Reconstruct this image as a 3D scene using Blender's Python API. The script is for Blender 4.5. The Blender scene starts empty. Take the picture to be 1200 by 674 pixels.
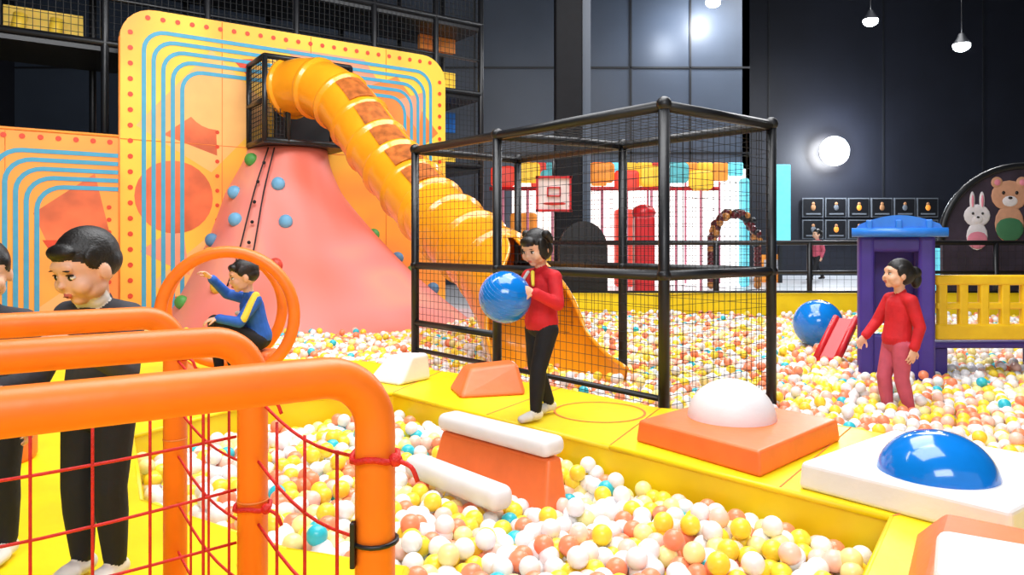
import bpy, bmesh, math, random
import numpy as np
from mathutils import Vector, Matrix, Euler
from mathutils.geometry import tessellate_polygon
random.seed(7); rng=np.random.default_rng(11)
scene=bpy.context.scene
V=Vector

# ------------------------------------------------------------------ materials
def lin(h):
    if isinstance(h,str):
        h=h.lstrip('#'); c=[int(h[i:i+2],16)/255 for i in (0,2,4)]
    else: c=h
    return tuple((x/12.92 if x<=0.04045 else ((x+0.055)/1.055)**2.4) for x in c)+(1,)
M={}
def mat(name,col,rough=.5,var=.06,scale=8,bump=.0,bscale=40,emit=0,spec=.5,coat=0,metal=0,trans=0):
    m=bpy.data.materials.new(name); m.use_nodes=True; nt=m.node_tree; N=nt.nodes; L=nt.links
    b=N['Principled BSDF']; c=lin(col)
    tc=N.new('ShaderNodeTexCoord'); nz=N.new('ShaderNodeTexNoise'); nz.inputs['Scale'].default_value=scale; nz.inputs['Detail'].default_value=3
    L.new(tc.outputs['Object'],nz.inputs['Vector'])
    cr=N.new('ShaderNodeValToRGB')
    cr.color_ramp.elements[0].position=.3; cr.color_ramp.elements[1].position=.7
    cr.color_ramp.elements[0].color=tuple(max(0,x*(1-var*2)) for x in c[:3])+(1,)
    cr.color_ramp.elements[1].color=tuple(min(1,x*(1+var)) for x in c[:3])+(1,)
    L.new(nz.outputs['Fac'],cr.inputs['Fac']); L.new(cr.outputs['Color'],b.inputs['Base Color'])
    b.inputs['Roughness'].default_value=rough; b.inputs['Specular IOR Level'].default_value=spec
    b.inputs['Coat Weight'].default_value=coat; b.inputs['Metallic'].default_value=metal
    if bump:
        n2=N.new('ShaderNodeTexNoise'); n2.inputs['Scale'].default_value=bscale; L.new(tc.outputs['Object'],n2.inputs['Vector'])
        bp=N.new('ShaderNodeBump'); bp.inputs['Strength'].default_value=bump; bp.inputs['Distance'].default_value=.01
        L.new(n2.outputs['Fac'],bp.inputs['Height']); L.new(bp.outputs['Normal'],b.inputs['Normal'])
    if emit:
        L.new(cr.outputs['Color'],b.inputs['Emission Color']); b.inputs['Emission Strength'].default_value=emit
    M[name]=m; return m
def ramp_mat(name,stops,scale=.6,rough=.5,dist=1.5,detail=2):
    m=mat(name,stops[0][1],rough); nt=m.node_tree; N=nt.nodes
    nz=[n for n in N if n.type=='TEX_NOISE'][0]; nz.inputs['Scale'].default_value=scale; nz.inputs['Distortion'].default_value=dist; nz.inputs['Detail'].default_value=detail
    cr=[n for n in N if n.type=='VALTORGB'][0].color_ramp
    while len(cr.elements)>1: cr.elements.remove(cr.elements[-1])
    cr.elements[0].position=stops[0][0]; cr.elements[0].color=lin(stops[0][1])
    for p,c in stops[1:]:
        e=cr.elements.new(p); e.color=lin(c)
    return m
mat('white_vinyl','#ebe9e9',.45,.02,bump=.1)
mat('yellow_vinyl','#fddb0e',.42,.05,3,bump=.15,bscale=15)
mat('orange_vinyl','#f6783a',.42,.04,bump=.15,bscale=20)
mat('orange_foam','#fb7a20',.4,.05,bump=.12,bscale=25)
mat('red_rope','#d8241f',.6,.1,40,bump=.4,bscale=200)
mat('black_pad','#16171b',.38,.1,bump=.1)
mat('column_black','#101116',.6,.1,spec=.2)
mat('black_net','#101114',.7,.1)
mat('dark_steel','#1d1f24',.45)
mat('blue_glossy','#0f7cd8',.14,.04,coat=.5)
mat('blue_plastic','#2f7fe0',.35)
mat('purple_plastic','#43308c',.4)
mat('yellow_plastic','#ffcb1e',.35)
mat('red_plastic','#d8262c',.35)
mat('slide_orange','#fca01e',.24,.06,2,coat=.4)
mat('slide_window','#b8642a',.4,.25,10)
mat('panel_yellow','#ffcf3c',.5,.04,1)
ramp_mat('panel_sun',[(.25,'#ffd648'),(.45,'#fdc640'),(.58,'#fdae3c'),(.72,'#f89442')],.5,.5,.6)
ramp_mat('panel_orange',[(.25,'#fdca48'),(.42,'#fba844'),(.55,'#f88e3e'),(.75,'#ee7642')],.6,.5,.6)
mat('stripe_blue','#45a0c0',.5,.04)
mat('dot_red','#dc4420',.5)
mat('disc_orange','#f68a3e',.5,.12,1.5)
mat('disc_red','#ee7040',.5,.2,1.8)
mat('shape_peach','#fdb86c',.5,.08,1.5)
mat('shape_pink','#f89a76',.5,.08,1.5)
ramp_mat('mountain_skin',[(.26,'#d4553f'),(.38,'#e56c54'),(.45,'#eb7e6e'),(.54,'#ee8a80'),(.62,'#f29c84'),(.68,'#f0948a'),(.82,'#f7c0b0')],.36,.5,1.7,1.0)
mat('hold_green','#4f9a45',.5); mat('hold_blue','#6fb0d8',.5); mat('hold_steel','#5a8ab0',.5); mat('hold_yellow','#e8c040',.5); mat('hold_red','#d04838',.5)
mat('wall_dark','#191c27',.5,.12,.6); mat('wall_grey','#4a5566',.4,.08,.5)
mat('ceiling_dark','#0d0e12',.8); mat('floor_grey','#dfe2e8',.3,.04,1)
mat('pit_floor','#e8d8b0',.7)
mat('light_panel','#fff6f4',.5,.01,emit=1.5)
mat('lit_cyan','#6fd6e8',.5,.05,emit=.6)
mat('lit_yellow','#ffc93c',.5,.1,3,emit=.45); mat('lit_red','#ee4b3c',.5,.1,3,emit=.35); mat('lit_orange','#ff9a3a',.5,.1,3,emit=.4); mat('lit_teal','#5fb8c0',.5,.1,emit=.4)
mat('balloon_maroon','#5a1a20',.3); mat('balloon_gold','#b97a3a',.3)
mat('mural_dark','#3a3040',.6,.2,3); mat('mural_white','#e9e4ea',.6); mat('mural_tan','#d09a7c',.6); mat('mural_green','#3f7a54',.6); mat('mural_pink','#e58aa0',.6)
mat('poster_grey','#6a7078',.6); mat('poster_tan','#a87850',.6)
mat('lamp_glow','#ffffff',.5,0,emit=40)
mat('backboard_white','#f5e6e4',.4)
BALLS=dict(ball_white=('#f6f4f4',.37),ball_yellow=('#ffe040',.23),ball_orange=('#fa936a',.18),ball_peach=('#ffd0bc',.09),ball_cyan=('#35c4d4',.03),ball_lemon=('#fff0a0',.10))
for n,(c,_) in BALLS.items(): mat(n,c,.32,.0,coat=.15)
mat('skin','#e8b494',.55,.04,20); mat('lips','#c8645c',.5); mat('eye_white','#f2eee8',.3); mat('eye_dark','#1a1210',.2)
mat('hair_black','#17120f',.5,.3,60,bump=.2,bscale=160)
mat('cloth_red','#d21a24',.75,.08,12,bump=.5,bscale=22)
mat('cloth_black','#15151b',.8,.1,12,bump=.5,bscale=22)
mat('cloth_blue','#1f5fc0',.7,.08,12,bump=.5,bscale=22)
mat('cloth_yellow','#f2d640',.7); mat('cloth_charcoal','#3c3c42',.85,.15,12,bump=.8,bscale=16)
mat('cloth_pink','#c8566a',.8,.08,12,bump=.5,bscale=22)
mat('cloth_white','#e6e0d6',.8); mat('sock_yellow','#f0d868',.8)

# ------------------------------------------------------------------ mesh builder
class MB:
    def __init__(s): s.v=[];s.f=[];s.m=[];s.s=[];s.mats=[];s.X=None
    def mi(s,n):
        if n not in s.mats: s.mats.append(n)
        return s.mats.index(n)
    def add(s,vs,fs,m,smooth=False):
        o=len(s.v); k=s.mi(m)
        s.v+= [tuple(s.X@V(v)) if s.X else tuple(v) for v in vs]
        for f in fs: s.f.append(tuple(i+o for i in f)); s.m.append(k); s.s.append(smooth)
    def frombm(s,bm,m,smooth=False,mtx=None):
        bm.verts.ensure_lookup_table(); bm.verts.index_update()
        vs=[(mtx@v.co if mtx else v.co.copy()) for v in bm.verts]
        s.add(vs,[[v.index for v in f.verts] for f in bm.faces],m,smooth); bm.free()
    def hexa(s,b4,t4,m,bev=.0,seg=2,smooth=False):
        bm=bmesh.new(); vs=[bm.verts.new(p) for p in list(b4)+list(t4)]
        for f in [(3,2,1,0),(4,5,6,7),(0,1,5,4),(1,2,6,5),(2,3,7,6),(3,0,4,7)]: bm.faces.new([vs[i] for i in f])
        bmesh.ops.recalc_face_normals(bm,faces=bm.faces[:])
        if bev: bmesh.ops.bevel(bm,geom=bm.edges[:],offset=bev,segments=seg,profile=.5,affect='EDGES')
        s.frombm(bm,m,smooth)
    def box(s,c,size,m,rot=None,bev=0,seg=2,smooth=False):
        R=rot or Matrix.Identity(3); c=V(c); a,b,d=[x/2 for x in size]
        P=lambda x,y,z:c+R@V((x,y,z))
        s.hexa([P(-a,-b,-d),P(a,-b,-d),P(a,b,-d),P(-a,b,-d)],[P(-a,-b,d),P(a,-b,d),P(a,b,d),P(-a,b,d)],m,bev,seg,smooth)
    def tube(s,pts,r,m,seg=12,closed=False,caps=True,smooth=True,arc=None,up=None):
        pts=[V(p) for p in pts]; n=len(pts)
        rs=r if isinstance(r,(list,tuple)) else [r]*n
        T=[]
        for i in range(n):
            if closed: t=pts[(i+1)%n]-pts[i-1]
            else: t=pts[min(i+1,n-1)]-pts[max(i-1,0)]
            T.append(t.normalized())
        u=V(up) if up else (V((0,0,1)) if abs(T[0].z)<.9 else V((1,0,0)))
        vs=[];k=seg if arc is None else seg+1
        for i in range(n):
            u=(u-T[i]*u.dot(T[i]))
            if up: u=V(up)-T[i]*V(up).dot(T[i])
            u.normalize(); w=T[i].cross(u)
            ar=arc[i] if isinstance(arc,list) else arc
            for j in range(k):
                a=2*math.pi*j/seg if arc is None else ar[0]+(ar[1]-ar[0])*j/seg
                vs.append(pts[i]+(u*math.cos(a)+w*math.sin(a))*rs[i])
        fs=[]
        for i in range(n if closed else n-1):
            i2=(i+1)%n
            for j in range(seg):
                j2=(j+1)%k if arc is None else j+1
                fs.append((i*k+j,i*k+j2,i2*k+j2,i2*k+j))
        if caps and not closed and arc is None:
            fs.append(tuple(range(k))[::-1]); fs.append(tuple((n-1)*k+j for j in range(k)))
        s.add(vs,fs,m,smooth)
    def ell(s,c,r,m,rot=None,seg=20,rings=12,zmin=-1):
        R=rot or Matrix.Identity(3); c=V(c); vs=[];fs=[]
        if not isinstance(r,(tuple,list)): r=(r,r,r)
        t0=0; t1=math.acos(max(-1,zmin))
        for i in range(rings+1):
            th=t0+(t1-t0)*i/rings
            for j in range(seg):
                ph=2*math.pi*j/seg
                vs.append(c+R@V((r[0]*math.sin(th)*math.cos(ph),r[1]*math.sin(th)*math.sin(ph),r[2]*math.cos(th))))
        for i in range(rings):
            for j in range(seg):
                fs.append((i*seg+j,(i+1)*seg+j,(i+1)*seg+(j+1)%seg,i*seg+(j+1)%seg))
        s.add(vs,fs,m,True)
    def poly(s,pts,m): s.add(pts,[tuple(range(len(pts)))],m)
    def extr(s,poly,fr,m,d0,d1):
        n=len(poly); vs=[fr(a,b,d0) for a,b in poly]+[fr(a,b,d1) for a,b in poly]
        tri=tessellate_polygon([[V((a,b,0)) for a,b in poly]])
        fs=[tuple(t) for t in tri]+[tuple(i+n for i in t)[::-1] for t in tri]
        fs+=[(i,(i+1)%n,(i+1)%n+n,i+n) for i in range(n)]
        s.add(vs,fs,m)
    def net(s,p00,p10,p11,p01,nu,nv,r,m,sag=0):
        p00,p10,p11,p01=map(V,(p00,p10,p11,p01))
        B=lambda a,b:(p00*(1-a)+p10*a)*(1-b)+(p01*(1-a)+p11*a)*b
        for i in range(nu+1): s.tube([B(i/nu,0),B(i/nu,1)],r,m,3,caps=False,smooth=False)
        for j in range(nv+1): s.tube([B(0,j/nv),B(1,j/nv)],r,m,3,caps=False,smooth=False)
    def build(s,name,parent=None,fixn=True):
        me=bpy.data.meshes.new(name); me.from_pydata(s.v,[],s.f)
        for n in s.mats: me.materials.append(M[n])
        me.polygons.foreach_set('material_index',s.m); me.polygons.foreach_set('use_smooth',s.s)
        if fixn:
            bm=bmesh.new(); bm.from_mesh(me); bmesh.ops.recalc_face_normals(bm,faces=bm.faces[:]); bm.to_mesh(me); bm.free()
        me.update(); o=bpy.data.objects.new(name,me); scene.collection.objects.link(o)
        if parent: o.parent=parent
        return o
def empty(name,loc=(0,0,0)):
    e=bpy.data.objects.new(name,None); e.location=loc; e.empty_display_size=.2; scene.collection.objects.link(e); return e
def spline(pts,n=10,closed=False):
    P=[V(p) for p in pts]; out=[]; N=len(P)
    rngi=range(N if closed else N-1)
    for i in rngi:
        p0=P[i-1] if (closed or i>0) else P[0]*2-P[1]; p1=P[i]; p2=P[(i+1)%N]; p3=P[(i+2)%N] if (closed or i+2<N) else P[-1]*2-P[-2]
        for k in range(n):
            t=k/n; out.append(.5*((2*p1)+(p2-p0)*t+(2*p0-5*p1+4*p2-p3)*t*t+(3*p1-p0-3*p2+p3)*t**3))
    if not closed: out.append(P[-1])
    return out
def arch_path(a,b,z0,z1,rad,n=8):
    a=V(a);b=V(b); d=(b-a).normalized(); out=[V((a.x,a.y,z0)),V((a.x,a.y,z1-rad))]
    for i in range(1,n+1):
        t=math.pi/2*i/n; out.append(V((a.x,a.y,z1-rad))+d*rad*(1-math.cos(t))+V((0,0,1))*rad*math.sin(t))
    for i in range(n+1):
        t=math.pi/2*(1-i/n); out.append(V((b.x,b.y,z1-rad))-d*rad*(1-math.cos(t))+V((0,0,1))*rad*math.sin(t))
    out.append(V((b.x,b.y,z0))); return out

# ------------------------------------------------------------------ room
PZ=.45
m=MB(); m.box((2,10,-.05),(34,36,.1),'pit_floor'); m.build('floor')
m=MB(); m.box((5.5,19.3,.175),(27,13.4,.35),'floor_grey'); m.build('floor_hall')
m=MB(); m.box((2,10,10.65),(34,36,.1),'ceiling_dark'); m.build('ceiling')
m=MB(); m.box((-3.6,20.1,5.3),(20,.2,10.6),'wall_grey')
for x in (-1,1.6,3.2,4.8): m.box((x,19.985,5.3),(.05,.04,10.6),'dark_steel')
for z in (3.9,6.2,8.2): m.box((-3.6,19.985,z),(20,.04,.05),'dark_steel')
m.box((6.3,23,5.3),(.2,6,10.6),'wall_dark'); m.build('wall_back_grey')
m=MB(); m.box((12.6,26.1,5.3),(12.6,.2,10.6),'wall_dark')
for x in (9,13,16.5): m.box((x,25.99,5.3),(.06,.02,10.6),'dark_steel')
m.build('wall_back')
m=MB(); m.box((18.9,10,5.3),(.2,36,10.6),'wall_dark'); m.build('wall_right')
m=MB(); m.box((-13.5,6,5.3),(.2,28,10.6),'wall_dark'); m.build('wall_left')
m=MB(); m.box((1.08,14.3,5.3),(.52,.5,10.6),'column_black',bev=.03); m.box((1.43,14.4,5.3),(.16,.3,10.6),'wall_grey'); m.build('column')

# ------------------------------------------------------------------ yellow platform with near pit
near=[(-.8,5.0),(.488,3.69),(1.40,2.73),(1.02,2.17),(.70,1.6),(-.33,1.6),(-.33,2.3),(-.74,2.44),(-1.45,2.9),(-2.0,3.9),(-1.6,4.75)]
outer=[(-4.4,6.9),(-3.0,6.6),(-1.3,6.35),(.2,5.3),(.9,4.52),(1.5,4.33),(1.85,4.05),(2.45,3.2),(2.75,2.0),(2.75,-1.2),(-4.4,-1.2)]
m=MB()
allp=outer+near; k=len(outer)
tri=tessellate_polygon([[V((x,y,0)) for x,y in outer],[V((x,y,0)) for x,y in near]])
m.add([(x,y,PZ) for x,y in allp],[tuple(t) for t in tri],'yellow_vinyl')
for ring in (outer,near):
    n=len(ring)
    for i in range(n):
        a=ring[i];b=ring[(i+1)%n]
        m.add([(a[0],a[1],0),(b[0],b[1],0),(b[0],b[1],PZ),(a[0],a[1],PZ)],[(0,1,2,3)],'yellow_vinyl')
        m.tube([(a[0],a[1],PZ-.012),(b[0],b[1],PZ-.012)],.014,'yellow_vinyl',8)
for a,b in [((.488,3.69),(.9,4.52)),((-.15,4.34),(.35,5.18)),((-.8,5.0),(-.55,5.85)),((1.1,3.05),(1.85,4.05)),((1.40,2.73),(2.45,3.2)),((-1.6,4.75),(-2.0,6.45)),((-2.0,3.9),(-4.3,4.6))]:
    m.tube([(a[0],a[1],PZ),(b[0],b[1],PZ)],.004,'disc_orange',6)
vs=[];fs=[]
for i,t in enumerate(np.linspace(0,2*math.pi,65)[:-1]):
    for r in (.26,.274): vs.append((.52+r*math.cos(t),4.42+r*math.sin(t),PZ+.003))
for i in range(64): j=(i+1)%64; fs.append((2*i,2*i+1,2*j+1,2*j))
m.add(vs,fs,'disc_orange')
m.build('yellow_foam_platform',fixn=False)

# ------------------------------------------------------------------ balls
def inpoly(x,y,poly):
    c=np.zeros(x.shape,bool); n=len(poly); j=n-1
    for i in range(n):
        xi,yi=poly[i];xj,yj=poly[j]
        c^=((yi>y)!=(yj>y))&(x<(xj-xi)*(y-yi)/(yj-yi+1e-12)+xi); j=i
    return c
def segd(x,y,a,b):
    a=np.array(a);b=np.array(b); ab=b-a
    t=np.clip(((x-a[0])*ab[0]+(y-a[1])*ab[1])/(ab@ab),0,1)
    return np.hypot(x-a[0]-t*ab[0],y-a[1]-t*ab[1])
def edged(x,y,poly):
    d=np.full(x.shape,9.)
    for i in range(len(poly)): d=np.minimum(d,segd(x,y,poly[i],poly[(i+1)%len(poly)]))
    return d
WO=V((-5.39,10.2,0)); WE=V((.817,.5766,0)); WN=V((.5766,-.817,0))
def W(u,z,off=0): p=WO+WE*u+WN*off; return V((p.x,p.y,z))
def hexpts(x0,x1,y0,y1,sp):
    rows=np.arange(y0,y1,sp*.866); P=[]
    for i,y in enumerate(rows):
        xs=np.arange(x0,x1,sp)+(i%2)*sp/2; P.append(np.stack([xs,np.full(xs.shape,y)],1))
    return np.concatenate(P)
pts=[]
RA,RB=(-.50,3.74),(-.03,3.20)
BA,BB=(-.33,3.96),(.20,3.42)
for zl,sp,drop in ((.285,.079,.10),(.225,.082,0),(.16,.085,0),(.335,.11,.78)):
    P=hexpts(-2.2,1.6,1.5,5.2,sp); P+=rng.uniform(-.016,.016,P.shape)
    x,y=P[:,0],P[:,1]
    k=inpoly(x,y,near)&(edged(x,y,near)>.045)&(rng.random(len(P))>=drop)
    if zl>.25: k&=(segd(x,y,RA,RB)>.095)&(segd(x,y,BA,BB)>.21)
    P=P[k]
    z=zl+.022*np.sin(P[:,0]*4.1+1)*np.cos(P[:,1]*3.3)+rng.uniform(-.018,.018,len(P)); pts.append(np.column_stack([P,z]))
a=W(-1.0,0,.05)
far=[(a.x,a.y),(-2.55,12.15),(9.6,12.15),(9.6,1.0),(-8,1.0),(-8,8.2)]
def far_layer(zl,sp,drop,ymax=12.2):
    P=hexpts(-7.5,9.5,1.6,ymax,sp); P+=rng.uniform(-.014,.014,P.shape); x,y=P[:,0],P[:,1]
    wn=(x-WO.x)*WN.x+(y-WO.y)*WN.y
    k=inpoly(x,y,far)&(wn>.06)&~inpoly(x,y,outer)&(edged(x,y,outer)>.05)&(np.abs(x)<.69*y+1.2)&(x>-6.5)
    ue=(x-WO.x)*WE.x+(y-WO.y)*WE.y
    k&=~((((ue-2.9)/2.45)**2+(wn/2.4)**2)<1)
    P=P[k]; P=P[rng.random(len(P))>drop]
    z=zl+.03*np.sin(P[:,0]*1.7+1)*np.cos(P[:,1]*1.3)+rng.uniform(-.02,.02,len(P)); return np.column_stack([P,z])
pts+= [far_layer(.275,.080,.1),far_layer(.215,.085,0,9)]
pts.append(far_layer(.33,.12,.8))
pts=np.concatenate(pts)
names=list(BALLS); pr=[BALLS[n][1] for n in names]
ci=rng.choice(len(names),len(pts),p=np.array(pr)/sum(pr))
pe=empty('ball_pit_balls')
for i,n in enumerate(names):
    me=bpy.data.meshes.new(n+'s'); q=pts[ci==i]; me.vertices.add(len(q)); me.vertices.foreach_set('co',q.astype(np.float32).ravel()); me.update()
    o=bpy.data.objects.new(n+'s',me); scene.collection.objects.link(o); o.parent=pe
    ng=bpy.data.node_groups.new('inst_'+n,'GeometryNodeTree')
    ng.interface.new_socket('Geometry',in_out='INPUT',socket_type='NodeSocketGeometry'); ng.interface.new_socket('Geometry',in_out='OUTPUT',socket_type='NodeSocketGeometry')
    gi=ng.nodes.new('NodeGroupInput'); go=ng.nodes.new('NodeGroupOutput'); ip=ng.nodes.new('GeometryNodeInstanceOnPoints')
    sp=ng.nodes.new('GeometryNodeMeshUVSphere'); sp.inputs['Segments'].default_value=18; sp.inputs['Rings'].default_value=12; sp.inputs['Radius'].default_value=.04
    ss=ng.nodes.new('GeometryNodeSetShadeSmooth'); sm=ng.nodes.new('GeometryNodeSetMaterial'); sm.inputs['Material'].default_value=M[n]
    L=ng.links; L.new(gi.outputs[0],ip.inputs['Points']); L.new(sp.outputs['Mesh'],ss.inputs[0]); L.new(ss.outputs[0],sm.inputs['Geometry']); L.new(sm.outputs[0],ip.inputs['Instance']); L.new(ip.outputs[0],go.inputs[0])
    md=o.modifiers.new('instances','NODES'); md.node_group=ng
print('balls',len(pts))

# ------------------------------------------------------------------ printed padded wall
def rrect(u0,u1,z0,z1,r,n=8,tl=True,tr=True):
    out=[(u0,z0),(u1,z0)]
    if tr: out+= [(u1-r+r*math.sin(t),z1-r+r*math.cos(t)) for t in np.linspace(math.pi/2,0,n)]
    else: out.append((u1,z1))
    if tl: out+= [(u0+r-r*math.sin(t),z1-r+r*math.cos(t)) for t in np.linspace(0,math.pi/2,n)]
    else: out.append((u0,z1))
    return out
m=MB()
m.extr(rrect(0,5.15,0,4.74,.45),W,'panel_sun',0,-.15)
m.extr(rrect(-4.2,-.01,0,2.95,.3,tl=False,tr=False),W,'panel_orange',0,-.15)
def stripe(mb,path,w,off,mt,closed=False):
    path=[V(p) for p in path]; n=len(path);vs=[]
    for i in range(n):
        a=path[(i-1)%n] if closed else path[max(i-1,0)]; b=path[(i+1)%n] if closed else path[min(i+1,n-1)]; t=(b-a).normalized(); nn=V((-t.y,t.x))
        for sg in (-1,1):
            q=path[i]+nn*w/2*sg; vs.append(W(q.x,q.y,off))
    fs=[(2*i,2*i+1,2*((i+1)%n)+1,2*((i+1)%n)) for i in range(n if closed else n-1)]
    mb.add(vs,fs,mt)
def disc(mb,u,z,r,off,mt,n=28,sx=1): mb.poly([W(u+r*sx*math.cos(t),z+r*math.sin(t),off) for t in np.linspace(0,2*math.pi,n+1)[:-1]],mt)
disc(m,.70,2.12,.52,.004,'disc_red'); disc(m,1.25,3.55,.42,.003,'shape_peach')
m.poly([W(.2,3.1,.002),W(1.2,4.3,.002),W(2.1,3.5,.002),W(1.2,2.5,.002)],'shape_peach')
m.poly([W(.55,3.0,.0025),W(1.25,3.55,.0025),W(1.28,2.75,.0025)],'disc_red')
m.poly([W(2.3,4.5,.002),W(3.6,4.5,.002),W(4.3,3.6,.002),W(3.2,3.2,.002)],'shape_pink')
m.poly([W(3.3,3.9,.003),W(4.2,4.3,.003),W(5.0,3.4,.003),W(4.3,2.8,.003)],'disc_orange')
m.poly([W(4.2,3.9,.004),W(4.75,4.1,.004),W(4.6,3.4,.004)],'shape_pink')
m.poly([W(.4,.9,.002),W(1.2,1.6,.002),W(1.8,.6,.002),W(1.2,.2,.002)],'shape_peach')
m.poly([W(.25,1.35,.0025),W(.8,1.75,.0025),W(.9,1.0,.0025)],'shape_pink')
m.poly([W(-1.0,1.85,.002),W(-.3,2.4,.002),W(-.1,1.5,.002),W(-.7,1.1,.002)],'disc_red'); m.poly([W(-2.0,2.5,.002),W(-1.6,2.8,.002),W(-1.5,2.2,.002)],'shape_peach')
m.poly([W(-1.1,.5,.002),W(-.3,1.1,.002),W(-.1,.5,.002),W(-.6,0,.002)],'shape_peach')
m.poly([W(-.9,1.5,.004),W(-.75,1.25,.004),W(-.6,1.5,.004)],'dot_red'); m.poly([W(.45,.7,.004),W(.6,.45,.004),W(.75,.7,.004)],'dot_red'); m.poly([W(1.5,4.2,.004),W(1.7,4.0,.004),W(1.8,4.25,.004)],'dot_red')
for k in range(5):
    o=.30+.125*k; r=.28
    A=[(o,.2),(o,4.74-o-r)]+[(o+r-r*math.cos(t),4.74-o-r+r*math.sin(t)) for t in np.linspace(0,math.pi/2,7)[1:]]
    A+= [(5.15-o-r+r*math.sin(t),4.74-o-r+r*math.cos(t)) for t in np.linspace(0,math.pi/2,7)]+[(5.15-o,2.6)]
    stripe(m,A,.056,.008,'stripe_blue')
    zz=2.66-.115*k; uu=-1.42+.115*k; r=.3
    A=[(uu,.1),(uu,zz-r)]+[(uu+r-r*math.cos(t),zz-r+r*math.sin(t)) for t in np.linspace(0,math.pi/2,7)[1:]]+[(-.02,zz)]
    stripe(m,A,.056,.008,'stripe_blue')
for i in range(20): 
    z=.3+i*.215; disc(m,.13,z,.035,.009,'dot_red',10); 
    if z<3.2: disc(m,1.28,z,.03,.009,'dot_red',10)
for i in range(24): disc(m,.35+i*.195,4.62,.035,.009,'dot_red',10)
for i in range(9): disc(m,5.03,4.3-i*.2,.035,.009,'dot_red',10)
for i in range(16): disc(m,-.12-i*.2,2.84,.035,.009,'dot_red',10); 
for i in range(11): disc(m,-.13,1.95-i*.17,.03,.009,'dot_red',10)
for u in (-1.3,1.35,2.7,4.0): 
    z1=2.95 if u<0 else 4.73
    m.tube([W(u,0,.002),W(u,z1,.002)],.006,'disc_orange',5)
m.tube([W(-4.2,2.93,0),W(0,2.93,0)],.02,'panel_orange',8); m.tube([W(0,2.9,.002),W(5.15,2.9,.002)],.006,'disc_orange',5); m.tube([W(-.005,0,.01),W(-.005,4.3,.01)],.012,'disc_orange',6)
m.build('printed_padded_wall',fixn=False)

# ------------------------------------------------------------------ climbing mountain
def mtn(t,th):
    uc=2.9-.6*min(1,t*1.3) if t<.77 else 2.3
    cu,sn=math.cos(th),math.sin(th)
    s_=.5+.5*cu
    e=1.22+(1.55-1.22)*s_
    k=(1-t)**e; kd=(1-t)**1.5
    hw=.58+1.95*k; dp=.75+1.75*kd
    w=.03*math.sin(th*7+t*4)*math.sin(math.pi*min(1,t*1.1))
    return W(uc+(hw+w)*math.copysign(abs(cu)**.85,cu),t*2.88,(dp+w)*abs(sn)**.85)
m=MB(); NT,NA=36,72; vs=[];fs=[]
for i in range(NT+1):
    for j in range(NA+1): vs.append(mtn(i/NT,math.pi*j/NA))
for i in range(NT):
    for j in range(NA): a=i*(NA+1)+j; fs.append((a,a+1,a+NA+2,a+NA+1))
fs.append(tuple(NT*(NA+1)+j for j in range(NA+1)))
m.add(vs,fs,'mountain_skin',True)
def onm(t,th,off=.012):
    p=mtn(t,th); q=mtn(min(1,t+.01),th); r=mtn(t,th+.01); n=(q-p).cross(r-p).normalized()
    if n.dot(WN)<0: n=-n
    return p+n*off
for t,th,mt in [(.93,2.75,'hold_green'),(.80,2.0,'hold_blue'),(.76,2.8,'hold_blue'),(.62,2.6,'hold_blue'),(.61,1.95,'hold_blue'),(.52,2.98,'hold_steel'),(.40,2.1,'hold_red'),(.22,2.98,'hold_green'),(.42,.35,'hold_steel'),(.35,.55,'hold_green'),(.25,.5,'hold_steel'),(.3,2.6,'hold_yellow'),(.2,2.3,'hold_green'),(.55,.3,'hold_green'),(.45,2.85,'hold_yellow')]:
    p=onm(t,th,.02); m.ell(p,(.10,.07,.10),mt,seg=14,rings=8)
for dx in (0,.14):
    P=[onm(.985,2.3-dx,.06),onm(.75,2.35-dx,.07),onm(.45,2.45-dx,.07),onm(.3,2.5-dx,.05)]
    m.tube(spline(P,5),.011,'black_net',6)
for t in (.9,.8,.7,.6,.5,.4): m.ell(onm(t,2.30+.25*(1-t)*.5,.07),.026,'black_net',seg=8,rings=6)
m.build('climbing_mountain')
# ------------------------------------------------------------------ launch cage on top
m=MB()
def Pm(u,n,z): return W(u,z,n)
for u in (1.72,3.0):
    for n in (.06,.85): m.tube([Pm(u,n,2.9),Pm(u,n,4.12)],.04,'black_pad',8)
for z in (2.93,4.12,3.5):
    m.tube([Pm(1.72,.06,z),Pm(1.72,.85,z)],.04,'black_pad',8); m.tube([Pm(3.0,.06,z),Pm(3.0,.85,z)],.04,'black_pad',8)
    if z!=3.5: m.tube([Pm(1.72,.85,z),Pm(3.0,.85,z)],.04,'black_pad',8)
m.tube([Pm(2.05,.85,2.9),Pm(2.05,.85,4.12)],.04,'black_pad',8)
m.net(Pm(1.72,.85,2.9),Pm(2.05,.85,2.9),Pm(2.05,.85,4.1),Pm(1.72,.85,4.1),6,20,.006,'black_net')
m.net(Pm(1.72,.06,2.9),Pm(1.72,.85,2.9),Pm(1.72,.85,4.1),Pm(1.72,.06,4.1),12,18,.006,'black_net')
m.extr([(1.7,.02),(3.02,.02),(3.02,.88),(1.7,.88)],lambda a,b,d:W(a,d,b),'dark_steel',2.885,2.93)
m.extr([(2.08,2.95),(2.95,2.95),(2.95,4.08),(2.08,4.08)],W,'dark_steel',.1,.14)
m.build('launch_cage')
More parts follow.
